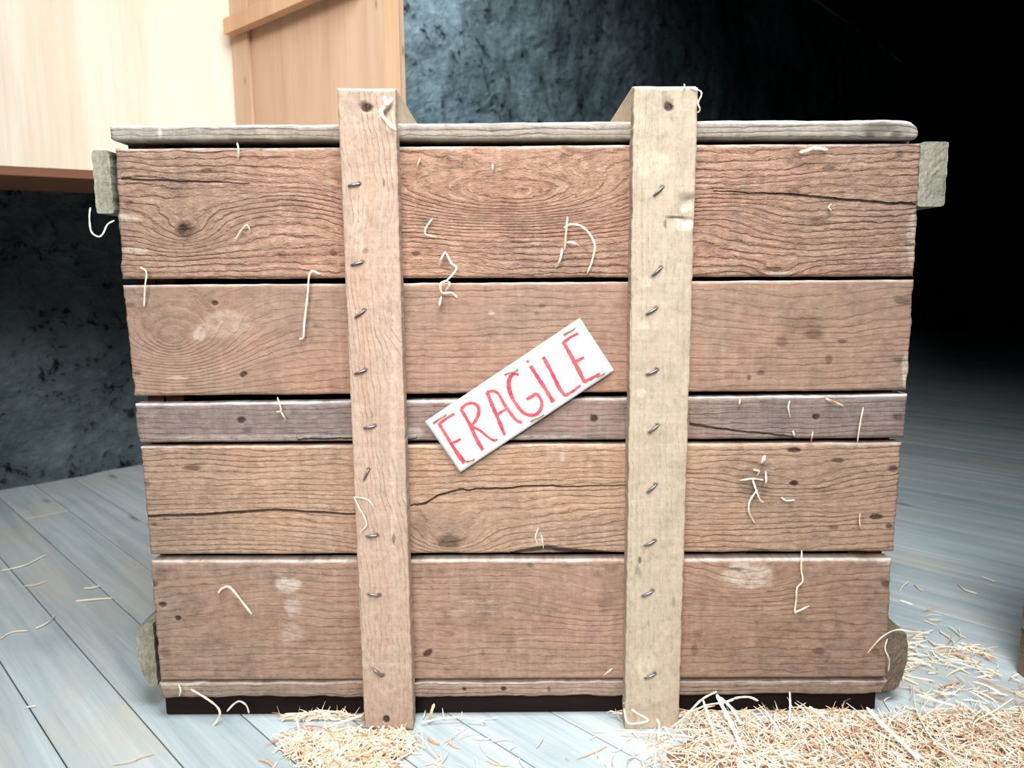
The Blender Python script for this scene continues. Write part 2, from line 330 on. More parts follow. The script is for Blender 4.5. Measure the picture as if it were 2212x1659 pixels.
    sm = [True]*len(Fq)
    loop = list(idx[0, :])+list(idx[1:, -1])+list(idx[-1, -2::-1])+list(idx[-2:0:-1, 0])
    bv = V[loop].copy(); n0 = len(V); L = len(loop); bv1 = bv.copy(); bv1[:, 1] = y0+rnd*1.2; bv2 = bv.copy(); bv2[:, 1] = y0+th
    V = np.vstack([V, bv1, bv2])
    for i in range(L):
        j = (i+1) % L; Fq.append([loop[i], loop[j], n0+j, n0+i]); Fq.append([n0+i, n0+j, n0+L+j, n0+L+i])
    Fq.append([n0+L+i for i in range(L)][::-1][::-1]); sm += [False]*(2*L+1)
    for k in A:
        a = A[k].reshape(-1); A[k] = np.concatenate([a, a[loop], a[loop]])
    return mesh_obj(name, V, Fq, mat, parent, A, sm, base)

YP = -.022                      # front of the two upright battens
DEP = .42                       # crate depth
crate = empty('wooden_crate', (0.01, .25, 0), 'large weathered brown plank crate with two upright battens, standing on the grey floorboards', 'crate')
holes = lambda L: tuple((x, y, r, r*.8, .95) for x, y, r in L)
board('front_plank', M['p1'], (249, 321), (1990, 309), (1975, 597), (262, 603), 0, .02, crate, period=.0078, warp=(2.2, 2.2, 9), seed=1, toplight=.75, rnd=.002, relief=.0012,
      eyes=((1090, 425, 250, 62, 8.5), (400, 500, 70, 45, 3.5), (620, 470, 130, 60, -2.5), (1500, 480, 160, 70, -3), (1680, 590, 50, 30, 2)),
      dark=((400, 500, 26, 20, .7), (393, 497, 11, 15, .9), (640, 440, 30, 22, .25), (276, 441, 10, 5, .7), (446, 370, 14, 6, .5), (898, 549, 11, 5, .75), (720, 548, 8, 6, .6), (1672, 583, 26, 6, .55),
            (1790, 365, 16, 9, .45), (1715, 418, 18, 9, .5), (1768, 480, 16, 13, .35), (1965, 528, 14, 6, .5), (608, 552, 9, 9, .4), (1232, 325, 12, 10, .4), (1520, 470, 40, 22, .25), (1945, 335, 10, 9, .45)),
      gray=((330, 400, 110, 90, .55), (470, 500, 160, 90, .5), (1930, 470, 90, 120, .45), (1230, 560, 130, 30, .4), (300, 560, 70, 40, .6)),
      pale=((275, 470, 30, 9, .6), (290, 540, 35, 8, .5), (1970, 520, 12, 60, .5), (1680, 590, 34, 5, .6)),
      cracks=({'p': [(1540, 413, 1.2), (1700, 420, 2.2), (1850, 434, 2.6), (1980, 442, 2.8)]}, {'p': [(262, 386, 2), (400, 392, 1.8), (540, 396, .8)]}))
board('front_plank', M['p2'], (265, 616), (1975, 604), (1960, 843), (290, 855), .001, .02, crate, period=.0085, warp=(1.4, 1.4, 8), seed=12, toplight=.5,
      eyes=((375, 735, 150, 85, 10), (375, 735, 40, 28, 2), (1750, 700, 230, 60, 2.0)),
      dark=((463, 655, 8, 6, .9), (525, 810, 9, 6, .9, 30), (281, 660, 13, 7, .5), (297, 806, 12, 5, .6), (1760, 722, 24, 14, .55), (1740, 705, 60, 26, .28), (1687, 740, 14, 12, .45), (1820, 738, 12, 5, .7), (1790, 778, 8, 11, .6),
            (1643, 806, 9, 6, .6), (1618, 816, 5, 6, .7), (1950, 652, 22, 9, .6), (1945, 778, 20, 8, .6), (1170, 662, 9, 6, .45), (1160, 678, 6, 5, .4)),
      gray=((1540, 690, 52, 48, .8), (650, 680, 90, 60, .8), (1180, 690, 160, 60, .45), (1700, 660, 240, 40, .5), (880, 700, 60, 60, .4), (1950, 740, 40, 120, .5)),
      pale=((432, 722, 14, 16, .5), (1958, 800, 12, 40, .8), (1062, 676, 7, 6, .8), (385, 816, 24, 2.5, .7), (490, 700, 60, 30, .3)), cracks=())
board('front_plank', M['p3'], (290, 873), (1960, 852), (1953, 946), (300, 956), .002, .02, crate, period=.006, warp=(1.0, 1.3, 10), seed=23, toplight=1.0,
      dark=((346, 878, 16, 8, .5), (520, 908, 9, 7, .9), (1284, 905, 9, 8, .9), (1763, 901, 9, 7, .9), (305, 910, 10, 8, .45), (1940, 900, 14, 7, .6), (535, 930, 12, 5, .5), (300, 878, 8, 6, .4)),
      gray=((520, 905, 330, 60, .8), (700, 935, 260, 26, .7), (1800, 890, 190, 46, .6), (1080, 940, 200, 12, .5)),
      pale=((560, 945, 240, 7, .35), (1150, 944, 120, 4, .7), (890, 935, 30, 16, .4)),
      cracks=({'p': [(1488, 916, 3.5), (1560, 928, 2), (1640, 936, 2), (1720, 944, 1.5)]}, {'p': [(640, 950, 1.6), (760, 946, 1.8), (900, 948, 1.2)]}))
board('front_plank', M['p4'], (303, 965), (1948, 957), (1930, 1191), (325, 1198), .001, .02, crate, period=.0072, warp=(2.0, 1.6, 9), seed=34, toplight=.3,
      eyes=((970, 1168, 80, 45, 4), (970, 1168, 260, 70, 3), (1720, 1045, 160, 40, 2.5)),
      dark=((970, 1170, 28, 18, .72), (955, 1175, 9, 9, .75), (416, 1011, 22, 7, .7), (1715, 973, 15, 5, .9), (1811, 995, 14, 6, .7), (1929, 1013, 12, 7, .8), (1716, 1045, 10, 6, .95), (1893, 1118, 15, 6, .85), (1922, 1137, 9, 6, .8),
            (333, 1133, 8, 6, .6), (316, 1045, 9, 8, .5), (1635, 1050, 40, 30, .3), (1800, 1140, 14, 5, .55), (1780, 1058, 30, 5, .35), (910, 1140, 20, 30, .3), (1640, 1192, 30, 6, .5)),
      gray=((940, 1150, 130, 45, .6), (1780, 1060, 200, 110, .55), (1200, 1150, 220, 45, .4), (340, 1160, 60, 40, .4), (1640, 1180, 80, 20, .5)),
      pale=((1215, 980, 5, 20, .5), (690, 1090, 20, 4, .3), (1160, 1165, 14, 22, .3)),
      cracks=({'p': [(303, 1116, 2.4), (420, 1112, 2.6), (520, 1107, 2.8), (600, 1102, 2.6), (680, 1106, 2.2), (770, 1111, 1.8)], 'j': 1}, {'p': [(885, 1092, 1.6), (920, 1086, 2.6), (950, 1068, 2.0), (1000, 1058, 2), (1100, 1053, 1.8), (1240, 1050, 1.4), (1370, 1047, .9)], 'j': 2},
              {'p': [(1100, 1194, 2), (1180, 1184, 5), (1240, 1190, 5), (1330, 1194, 1)], 'j': 1}))
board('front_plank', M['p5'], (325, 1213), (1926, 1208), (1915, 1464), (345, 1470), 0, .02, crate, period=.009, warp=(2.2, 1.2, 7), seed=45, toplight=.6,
      eyes=((1610, 1250, 120, 50, 3), (1300, 1290, 100, 60, 2.5), (560, 1300, 130, 70, -2)),
      dark=((385, 1336, 7, 6, .95), (350, 1306, 8, 6, .85), (335, 1262, 9, 7, .7), (348, 1240, 18, 22, .35), (924, 1411, 12, 7, .9, 30), (1770, 1408, 16, 9, .6), (1912, 1262, 12, 9, .75), (1892, 1408, 12, 8, .5), (1145, 1221, 8, 6, .6), (1500, 1405, 8, 14, .4),
            (356, 1410, 15, 12, .45), (1310, 1300, 20, 30, .32), (1420, 1290, 14, 12, .3), (1590, 1230, 30, 4, .55), (975, 1370, 8, 6, .35), (1043, 1410, 4, 10, .35), (1318, 1230, 16, 9, .35)),
      gray=((480, 1240, 160, 40, .45), (400, 1420, 90, 50, .5), (1700, 1430, 250, 40, .55), (800, 1430, 300, 40, .25)),
      pale=((620, 1262, 30, 18, .75), (632, 1310, 22, 24, .5), (630, 1370, 26, 26, .32), (1615, 1245, 58, 32, .75), (1940, 1215, 40, 10, .5), (1060, 1300, 70, 3, .4), (1020, 1320, 60, 3, .4)),
      cracks=({'p': [(345, 1300, 0), (346, 1300, 0)]},))
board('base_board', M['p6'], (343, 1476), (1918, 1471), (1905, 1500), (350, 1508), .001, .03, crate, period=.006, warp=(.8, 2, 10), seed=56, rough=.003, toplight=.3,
      dark=((1003, 1489, 5, 4, .95), (1088, 1488, 7, 5, .95), (1186, 1490, 3, 6, .7), (1900, 1474, 12, 8, .6)), gray=((500, 1490, 260, 18, .6), (1700, 1486, 260, 16, .7)),
      pale=((400, 1480, 60, 8, .4),))
def lid_def(X, Y, Z, PX, PY):
    k = np.clip((PX-1930)/53, 0, 1); Z = Z-.006*k**3*np.clip((300-PY)/43, 0, 1); X = X-.004*np.clip((PX-1970)/13, 0, 1)*np.abs((PY-278)/22)**3
    k2 = np.clip((250-PX)/12, 0, 1); Z = Z+.004*k2**2*np.clip((PY-285)/20, 0, 1); return X, Y, Z
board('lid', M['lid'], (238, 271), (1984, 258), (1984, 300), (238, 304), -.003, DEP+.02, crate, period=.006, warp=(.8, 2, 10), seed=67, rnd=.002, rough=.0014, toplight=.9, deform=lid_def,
      dark=((1905, 275, 42, 17, .5), (1880, 290, 14, 8, .6), (1935, 290, 14, 9, .6), (965, 270, 8, 4, .5), (1338, 268, 7, 4, .4)), gray=((1750, 280, 240, 20, .5), (330, 285, 90, 15, .5)), pale=((345, 286, 5, 12, .6), (1700, 262, 120, 8, .4)))
# uprights with their staples
SL = [(765, 399, 8), (771, 569, 13), (777, 678, 34), (778, 803, 18), (798, 922, 8), (791, 1025, 62), (803, 1157, 3), (807, 1284, -10), (817, 1452, -38)]
SR = [(1422, 413, 42), (1419, 586, 42), (1407, 672, 30), (1408, 804, 22), (1411, 926, 36), (1407, 1055, 40), (1403, 1173, 24), (1398, 1282, 24), (1403, 1460, 22)]
def sdark(S): return tuple((x, y+3, 18, 5, .5, a) for x, y, a in S)+tuple((x+12*cos(radians(a)), y-12*sin(radians(a)), 6, 5, .75) for x, y, a in S)  # rim shadow painted under each staple, plus a dark spot at one end
pl = board('upright_batten', M['postL'], (728, 190), (853, 192), (893, 1577), (787, 1576), YP, .022, crate, axis='z', period=.006, warp=(3.5, 4, 9), seed=78, rnd=.0014, rough=.0008, rag=.0012, slope=.02, toplight=.8,
      dark=((791, 233, 13, 11, .97), (785, 226, 10, 9, .6), (829, 397, 3, 11, .8), (851, 1164, 3.5, 13, .8), (834, 1554, 8, 8, .97), (790, 543, 8, 7, .4), (745, 770, 5, 16, .35))+sdark(SL),
      gray=((780, 230, 70, 60, .6), (800, 1480, 80, 110, .5), (840, 700, 30, 200, .2)), pale=((775, 500, 20, 60, .3), (840, 250, 22, 40, .5), (850, 950, 8, 300, .3)),
      eyes=((800, 660, 60, 160, 2), (830, 1000, 50, 120, 1.5)))
pr = board('upright_batten', M['postR'], (1369, 187), (1509, 188), (1466, 1577), (1350, 1577), YP, .022, crate, axis='z', period=.007, warp=(1.2, 3, 10), seed=89, rnd=.0014, rough=.0012, rag=.0016, toplight=.8,
      dark=((1444, 231, 11, 10, .97), (1441, 218, 14, 15, .4), (1435, 203, 8, 6, .35), (1382, 1210, 4, 8, .8), (1378, 1235, 8, 12, .35), (1455, 1300, 5, 18, .35), (1460, 470, 26, 3, .8), (1437, 485, 3, 12, .7), (1480, 425, 24, 10, .3))+sdark(SR),
      gray=((1420, 1480, 60, 90, .5), (1430, 250, 70, 50, .25)), pale=((1478, 486, 22, 14, .8), (1480, 445, 18, 14, .8), (1400, 355, 50, 30, .35), (1395, 1440, 24, 34, .4), (1395, 610, 16, 14, .5), (1388, 700, 14, 12, .5), (1385, 848, 12, 10, .5)),
      chips=((1486, 455, 26, 30, .0018), (1492, 478, 18, 8, .001)))
def staple(parent, px, py, ang, ln=.0135, y=YP, mat=None, r=.00085):
    c = onY(px, py, y); a = radians(ang); d = np.array([cos(a), 0, sin(a)]); h = ln/2
    P = [c-d*h+[0, .004, 0], c-d*h+[0, .0002, 0], c-d*(h-.0012)+[0, -.0013, 0], c+[0, -.0016, 0], c+d*(h-.0012)+[0, -.0013, 0], c+d*h+[0, .0002, 0], c+d*h+[0, .004, 0]]
    V, Fc = tube(P, r, 8, 1.25); return mesh_obj('staple', V, Fc, mat or M['staple'], parent, smooth=True)
for S, p in ((SL, pl), (SR, pr)):
    for x, y, a in S: staple(p, x, y, a)
# beams over the lid, tied to the uprights
zl = onY(1106, 258, 0)[2]
for (a, b) in ((onY(728, 190)[0]+.002, onY(855, 190)[0]), (onY(1366, 190)[0], onY(1505, 190)[0])):
    z1 = onY(1106, 190, 0)[2]+.001
    m = MB(); m.box(a, b, .0005, DEP, zl+.0005, z1, 0, .002); m.obj('lid_beam', M['beam'], crate)
    m = MB(); m.box(a, b, DEP+.002, DEP+.024, .0, z1, 0, .002); m.obj('rear_upright', M['under'], crate)
# side cleats (handles), upper pair and lower pair
def cleat(px0, px1, py0, py1, y, dep, lump=0, nm='side_cleat', mat='cleat'):
    a = onY(px0, py0, y); b = onY(px1, py1, y); x0, x1 = a[0], b[0]; z1, z0 = a[2], b[2]
    ny, nx, nz = 26, 8, 16; V = []; Fc = []; idx = {}
    def P(i, j, k):
        X = x0+(x1-x0)*i/nx; Y = y+dep*j/ny; Z = z0+(z1-z0)*k/nz
        cx, cz = (x0+x1)/2, (z0+z1)/2; e = .0016
        X += e*math.sin(k*1.7+j*.4)*.25*(1 if i in (0, nx) else 0)
        if j == 0: Y += .0012*float(fbm(i*.9, k*.9, 5))
        if (i in (0, nx)) and (k in (0, nz)): X += (cx-X)*.05; Z += (cz-Z)*.03
        if lump:
            o = (0 if lump < 0 else nx); w = abs(i-o)/nx; X += -lump*.010*(1-w)*((abs(k-nz*.62)/nz)**2*3.2); Z += -.006*(1-w)*(k == nz)
        return (X, Y, Z)
    def vid(i, j, k):
        if (i, j, k) not in idx: idx[(i, j, k)] = len(V); V.append(P(i, j, k))
        return idx[(i, j, k)]
    for i in range(nx):
        for k in range(nz):
            Fc.append([vid(i, 0, k), vid(i+1, 0, k), vid(i+1, 0, k+1), vid(i, 0, k+1)]); Fc.append([vid(i, ny, k), vid(i, ny, k+1), vid(i+1, ny, k+1), vid(i+1, ny, k)])
    for j in range(ny):
        for k in range(nz):
            Fc.append([vid(0, j, k), vid(0, j, k+1), vid(0, j+1, k+1), vid(0, j+1, k)]); Fc.append([vid(nx, j, k), vid(nx, j+1, k), vid(nx, j+1, k+1), vid(nx, j, k+1)])
        for i in range(nx):
            Fc.append([vid(i, j, 0), vid(i, j+1, 0), vid(i+1, j+1, 0), vid(i+1, j, 0)]); Fc.append([vid(i, j, nz), vid(i+1, j, nz), vid(i+1, j+1, nz), vid(i, j+1, nz)])
    return mesh_obj(nm, V, Fc, M[mat], crate)
cleat(197, 246, 325, 461, .001, DEP-.02)
cleat(1990, 2040, 306, 446, .001, DEP-.02)
cleat(290, 341, 1346, 1482, .024, DEP-.05, -1)
cleat(1913, 1955, 1362, 1492, .03, DEP-.06, 1, mat='cleat2')
# hidden body of the crate: sides, back, floor, runners
for x0, x1 in ((-.4425, -.4235), (.443, .462)):
    m = MB()
    for k in range(5): m.box(x0, x1, .022, DEP-.002, .056+k*.1318, .056+(k+1)*.1318-.003)
    m.obj('side_panel', M['inner'], crate)
m = MB()
for k in range(5): m.box(-.4425, .462, DEP-.001, DEP+.0015, .056+k*.1318, .056+(k+1)*.1318-.004, 0, .0004)
m.obj('back_panel', M['inner'], crate)
m = MB(); m.box(-.43, .45, .033, DEP-.004, .0345, .0545); m.obj('bottom_panel', M['inner'], crate)
m = MB(); m.box(-.447, .463, .016, .0325, 0.0002, .0305, 0, .002); m.obj('gap_shade_board', M['gap_shade'], crate)  # added dark board standing in for the shade under the crate
for x in (-.40, .01, .40):
    m = MB(); m.box(x-.02, x+.02, .10, DEP-.01, .0, .0342); m.obj('runner', M['under'], crate)
for x0, x1 in ((-.4215, -.40), (.42, .4415)):
    for y in (.024, DEP-.03): m = MB(); m.box(x0, x1, y, y+.024, .056, .7085); m.obj('corner_post', M['inner'], crate)

# ------------------------------------------------------------------ PAPER SIGN
def crop(x, y): return (900+x/4.609, 670+y/4.609)
PQ = [crop(85, 1105), crop(1622, 75), crop(1965, 600), crop(437, 1612)]
ps = [onY(*q, 0)[[0, 2]] for q in PQ]
E1 = ps[1]-ps[0]; E2 = ps[3]-ps[0]; LW, LH = np.linalg.norm(E1), np.linalg.norm(E2)
def paper_y(x, z):
    q = np.array([x, z])-ps[0]; M2 = np.array([E1, E2]).T; s, u = np.linalg.solve(M2, q)
    return -.0022-.0011*math.sin(s*9)*math.sin(u*pi)-.0007*math.sin(s*21+1)*(1-u)-.0022*max(0, u-.75)*(1-abs(s-.5))-.004*max(0, s-.86)*max(0, .8-abs(u-.6))
sign = empty('paper_sign', (float((ps[0][0]+ps[2][0])/2), -.002, float((ps[0][1]+ps[2][1])/2)), 'white paper strip with hand-lettered red FRAGILE, stapled at a slant on the crate front', 'sign')
V = []; Fc = []; nx, nz = 60, 24
for side in (0, 1):
    for j in range(nz+1):
        for i in range(nx+1):
            s, u = i/nx, j/nz; p = (ps[0]*(1-s)+ps[1]*s)*(1-u)+(ps[3]*(1-s)+ps[2]*s)*u
            V.append((p[0], paper_y(p[0], p[1])+side*.0004, p[1]))
n = (nx+1)*(nz+1)
for j in range(nz):
    for i in range(nx):
        a = j*(nx+1)+i; Fc.append([a, a+nx+1, a+nx+2, a+1]); Fc.append([n+a, n+a+1, n+a+nx+2, n+a+nx+1])
ring_ = [i for i in range(nx+1)]+[(j+1)*(nx+1)-1 for j in range(1, nz+1)]+[nz*(nx+1)+i for i in range(nx-1, -1, -1)]+[j*(nx+1) for j in range(nz-1, 0, -1)]
for a, b in zip(ring_, ring_[1:]+ring_[:1]): Fc.append([a, b, n+b, n+a])
mesh_obj('paper', V, Fc, M['paper'], sign, smooth=True)
LET = {'f': [[(378, 1030, 3), (300, 1075, 4), (225, 1132, 4.5), (300, 1255, 4), (370, 1370, 5), (430, 1460, 6.5), (478, 1520, 7)], [(362, 1318, 3.5), (400, 1305, 3.5), (438, 1280, 3)]],
       'r': [[(440, 985, 4.5), (520, 1120, 4.5), (590, 1270, 5), (658, 1392, 5)], [(440, 985, 4), (500, 935, 4), (570, 928, 4), (618, 975, 4.5), (608, 1060, 5), (560, 1135, 4), (535, 1155, 4), (620, 1190, 3.5), (710, 1262, 3.5), (770, 1297, 3.5), (806, 1285, 3)]],
       'a': [[(700, 815, 5), (750, 940, 5.5), (810, 1080, 5), (878, 1245, 4)], [(700, 815, 4), (760, 806, 3.5), (815, 835, 4), (868, 930, 4), (930, 1020, 4.5), (990, 1095, 4), (1048, 1122, 4)], [(800, 1045, 3.5), (850, 1010, 3.5), (895, 985, 3)]],
       'g': [[(1018, 642, 3), (960, 638, 4), (922, 695, 6), (920, 775, 6), (950, 870, 5), (1000, 950, 4.5), (1060, 1020, 4.5), (1130, 1047, 4.5), (1195, 1035, 4.5), (1238, 980, 4.5), (1243, 905, 4.5), (1195, 838, 4), (1145, 862, 4.5), (1095, 890, 4)]],
       'i': [[(1095, 505, 4), (1118, 516, 4)], [(1133, 555, 5), (1200, 660, 5), (1285, 790, 5), (1362, 915, 5.5)]],
       'l': [[(1260, 465, 5), (1340, 610, 5), (1425, 785, 5), (1478, 852, 4), (1560, 805, 4), (1632, 748, 3.5)]],
       'e': [[(1608, 228, 4), (1530, 270, 3.5), (1463, 322, 4.5), (1530, 440, 5), (1615, 600, 5.5), (1668, 712, 5.5), (1740, 680, 4), (1825, 630, 4)], [(1580, 512, 4), (1625, 490, 4), (1665, 468, 3.5)]]}
mb = MB()
for k in LET:
    for st in LET[k]:
        P = spline([np.array(q, float) for q in st], 7) if k not in 'fle' else sum([[np.array(st[i], float)*(1-q/6)+np.array(st[i+1], float)*q/6 for q in range(6)] for i in range(len(st)-1)], [])+[np.array(st[-1], float)]
        W = []
        for q in P:
            w = onY(*crop(q[0], q[1]), -.003); W.append((w[0], w[2], max(3.2, q[2])*.00043))
        L_ = []; R_ = []
        for i, (x, z, r) in enumerate(W):
            a = W[max(0, i-1)]; b = W[min(len(W)-1, i+1)]; d = np.array([b[0]-a[0], b[1]-a[1]]); d /= max(np.linalg.norm(d), 1e-9); nn = np.array([-d[1], d[0]])*r*(1+.18*random.uniform(-1, 1))
            L_.append((x+nn[0], z+nn[1])); R_.append((x-nn[0], z-nn[1]))
        V = [(x, paper_y(x, z)-.00025, z) for x, z in L_]+[(x, paper_y(x, z)-.00025, z) for x, z in R_]; m_ = len(L_)
        mb.add(V, [[i, i+1, m_+i+1, m_+i] for i in range(m_-1)])
mb.obj('lettering', M['ink'], sign)
for (a, b) in (((165, 1122), (290, 1035)), ((880, 640), (1005, 588)), ((1465, 243), (1575, 175)), ((1135, 1105), (1262, 1038)), ((495, 1508), (572, 1480)), ((1795, 662), (1870, 622))):
    A_, B_ = onY(*crop(*a), -.003), onY(*crop(*b), -.003); cpx = [(crop(*a)[i]+crop(*b)[i])/2 for i in (0, 1)]
    staple(sign, cpx[0], cpx[1], math.degrees(math.atan2(B_[2]-A_[2], B_[0]-A_[0])), np.linalg.norm(B_-A_), -.0032, M['brass'], .0007)

# ------------------------------------------------------------------ STRAWS caught on the crate (each its own thing)
def ribbon(P, w, tone, rng, fold=.35):
    P = np.array(P, float); m = len(P); V = []; Fc = []
    for i in range(m):
        t = P[min(i+1, m-1)]-P[max(i-1, 0)]; t /= max(np.linalg.norm(t), 1e-9); a = np.cross(t, [0, -1, .25]); a /= max(np.linalg.norm(a), 1e-9); b = np.cross(t, a)
        ww = w*(.5 if i in (0, m-1) else 1)*rng.uniform(.8, 1.15)
        V += [P[i]+a*ww, P[i]+b*ww*fold, P[i]-a*ww, P[i]-b*ww*fold]
    for i in range(m-1):
        for k in range(4):
            j = (k+1) % 4; Fc.append([i*4+k, i*4+j, (i+1)*4+j, (i+1)*4+k])
    Fc.append([3, 2, 1, 0]); Fc.append([(m-1)*4+k for k in range(4)]); return V, Fc
ON = 'straws caught on the crate front'
def straw(label, strokes, w=2.2, tone=.8, y=-.003, group=ON, lift=.004, name='straw'):
    mb = MB()
    for st in strokes:
        rng = random.Random(len(st)*7+int(st[0][0])); P = []
        sp = spline([np.array(q[:2], float) for q in st], 5) if len(st) > 2 else [np.array(st[0][:2], float)*(1-k/5)+np.array(st[1][:2], float)*k/5 for k in range(6)]
        for i, q in enumerate(sp):
            k = i/max(1, len(sp)-1); P.append(onY(q[0], q[1], y-lift*math.sin(k*pi)))
        V, Fc = ribbon(P, w*.00046*.5, tone, rng); mb.add(V, Fc, tone)
        for q_ in range(len(V)): mb.A[-1-q_] = min(1, max(0, tone+.22*math.sin(q_*.21+st[0][0])-.08))
    return tag(mb.obj(name, M['straw']), label, 'straw', group)
straw('curly pale straw hanging in a hook from the upper left side cleat', [[(195, 448), (193, 470), (197, 500), (212, 511), (222, 505), (232, 485), (247, 476)]], 4.5, .95, y=.0)
straw('short straw poking down from the gap under the lid, left of the left batten', [[(512, 308), (515, 322), (514, 342)]], 5, .95)
straw('bent straw on the top plank between the dark knot and the left batten', [[(508, 516), (531, 486), (541, 500)]], 4, .75)
straw('thin straw bridging the first gap at the left end of the crate', [[(303, 577), (316, 588), (313, 620), (311, 662)]], 4, .85)
straw('long straight straw with a hooked top, hanging over the first gap near the left batten', [[(692, 592), (670, 588), (664, 640), (657, 700), (655, 728), (646, 732)]], 5, .85)
straw('small forked straw on the grey third plank, left of the left batten', [[(599, 858), (605, 876), (606, 888), (597, 889)], [(606, 888), (618, 908)]], 4, .8)
straw('hair-thin slanting straw near the top of the top plank, right of the left batten', [[(908, 340), (897, 368)]], 2.5, .7)
straw('tiny upright straw chip high on the top plank between the battens', [[(1064, 353), (1065, 373)]], 4.5, .85)
straw('hooked straw with a bright tip on the top plank beside the left batten', [[(934, 472), (920, 492), (920, 506), (942, 511)]], 4, .8)
straw('knotted tangle of straw over the first gap, right of the left batten', [[(948, 575), (953, 558), (962, 543)], [(963, 545), (975, 568), (986, 580), (966, 605), (952, 612), (955, 632), (975, 632), (988, 643)], [(958, 606), (972, 612), (962, 628)], [(953, 640), (950, 655), (946, 667)]], 5, .85, lift=.007)
straw('large arched loop of straw above the first gap, left of the right batten', [[(1218, 492), (1235, 484), (1262, 492), (1284, 525), (1280, 560), (1269, 590)], [(1226, 468), (1223, 500), (1220, 540)], [(1222, 524), (1240, 524), (1252, 532)], [(1215, 535), (1210, 560), (1200, 578)]], 5, .85, lift=.008)
straw('flat bright straw lying along the top plank near the right end', [[(1727, 329), (1745, 324), (1760, 319), (1788, 323)]], 8, 1.0, lift=.006)
straw('tiny crescent of straw on the top plank below the flat bright straw', [[(1796, 440), (1790, 447), (1797, 456)]], 3, .9)
straw('short upright straw stub on the grey third plank beside the right batten', [[(1599, 862), (1596, 880)]], 5, .6)
straw('thin pale straw hanging on the grey plank, left of its nail hole', [[(1706, 866), (1703, 880), (1707, 902)]], 4, .85)
straw('orange straw slanting from the top of the grey plank near the right end', [[(1784, 861), (1802, 868), (1823, 877)]], 5, .4)
straw('long thin straw crossing the grey plank at the right end of the crate', [[(1865, 880), (1858, 915), (1852, 957)]], 4, .72)
straw('white straw bit at the bottom of the grey plank by its crack', [[(1713, 930), (1717, 944)]], 5, .98)
straw('reddish straw bit beside the white bit at the bottom of the grey plank', [[(1756, 932), (1752, 956)]], 4, .5)
straw('tangled legs of straw in the middle of the fourth plank, right of the right batten', [[(1598, 1038), (1625, 1034), (1650, 1037)], [(1626, 1036), (1634, 1060), (1642, 1080), (1650, 1086)], [(1636, 1058), (1620, 1082), (1618, 1105), (1630, 1130)], [(1654, 1018), (1655, 1040), (1651, 1052)], [(1627, 1015), (1640, 1018), (1634, 1030)]], 5, .82, lift=.008)
straw('white triangular chip above the tangle on the fourth plank', [[(1653, 984), (1645, 1002)]], 8, 1.0)
straw('short curved straw right of the tangle on the fourth plank', [[(1688, 1074), (1698, 1081), (1717, 1080)]], 4, .9)
straw('thin orange upright straw low on the fourth plank near the right end', [[(1858, 1110), (1857, 1128), (1861, 1146)]], 4, .5)
straw('long kinked straw with an L-shaped foot on the bottom plank', [[(1732, 1188), (1731, 1230), (1734, 1255), (1722, 1270), (1720, 1295), (1717, 1322), (1724, 1320), (1748, 1309)]], 5, .75)
straw('boomerang-shaped straw on the bottom plank, left of the left batten', [[(471, 1282), (480, 1271), (497, 1269), (520, 1296), (544, 1327)]], 6, .8)
straw('pair of tiny white shavings low on the fourth plank between the battens', [[(1163, 1140), (1157, 1160), (1162, 1178)], [(1170, 1155), (1174, 1185)]], 3, .9)
straw('kinked thin straw stuck to the lower half of the left batten', [[(764, 1073), (775, 1095), (792, 1130), (779, 1150)], [(764, 1073), (795, 1080), (812, 1102)]], 3.2, .85, y=YP-.002)
straw('broad peeled shaving curling from the top corner of the left batten', [[(848, 212), (832, 228), (823, 242), (836, 262), (856, 280)], [(830, 208), (835, 225), (846, 214)]], 9, .78, y=YP-.003)
straw('frayed wisp at the top right corner of the right batten', [[(1490, 190), (1512, 196), (1515, 206), (1508, 222), (1512, 236), (1507, 244)], [(1478, 181), (1480, 190)]], 4, .85, y=YP)
straw('forked straw hanging from the base board at the left', [[(412, 1489), (440, 1505), (466, 1524), (475, 1540), (468, 1558), (457, 1571)]], 6, .8, y=-.008)
straw('small arched straw in the dark gap right of the forked straw', [[(490, 1537), (505, 1521), (518, 1515), (532, 1524), (538, 1541)]], 5, .8, y=-.006)
straw('small slanting white chip on the bottom plank beside the right batten', [[(1323, 1444), (1304, 1459)]], 4, .95)
straw('thin straw looping out from the lower right corner of the crate', [[(1874, 1411), (1903, 1378), (1935, 1361), (1965, 1364), (2008, 1368)], [(1917, 1380), (1912, 1402), (1921, 1425), (1919, 1450)]], 4, .8, y=.0)
straw('short fluff of straw on the base board at the left corner', [[(386, 1478), (390, 1492), (387, 1504)]], 4, .95)

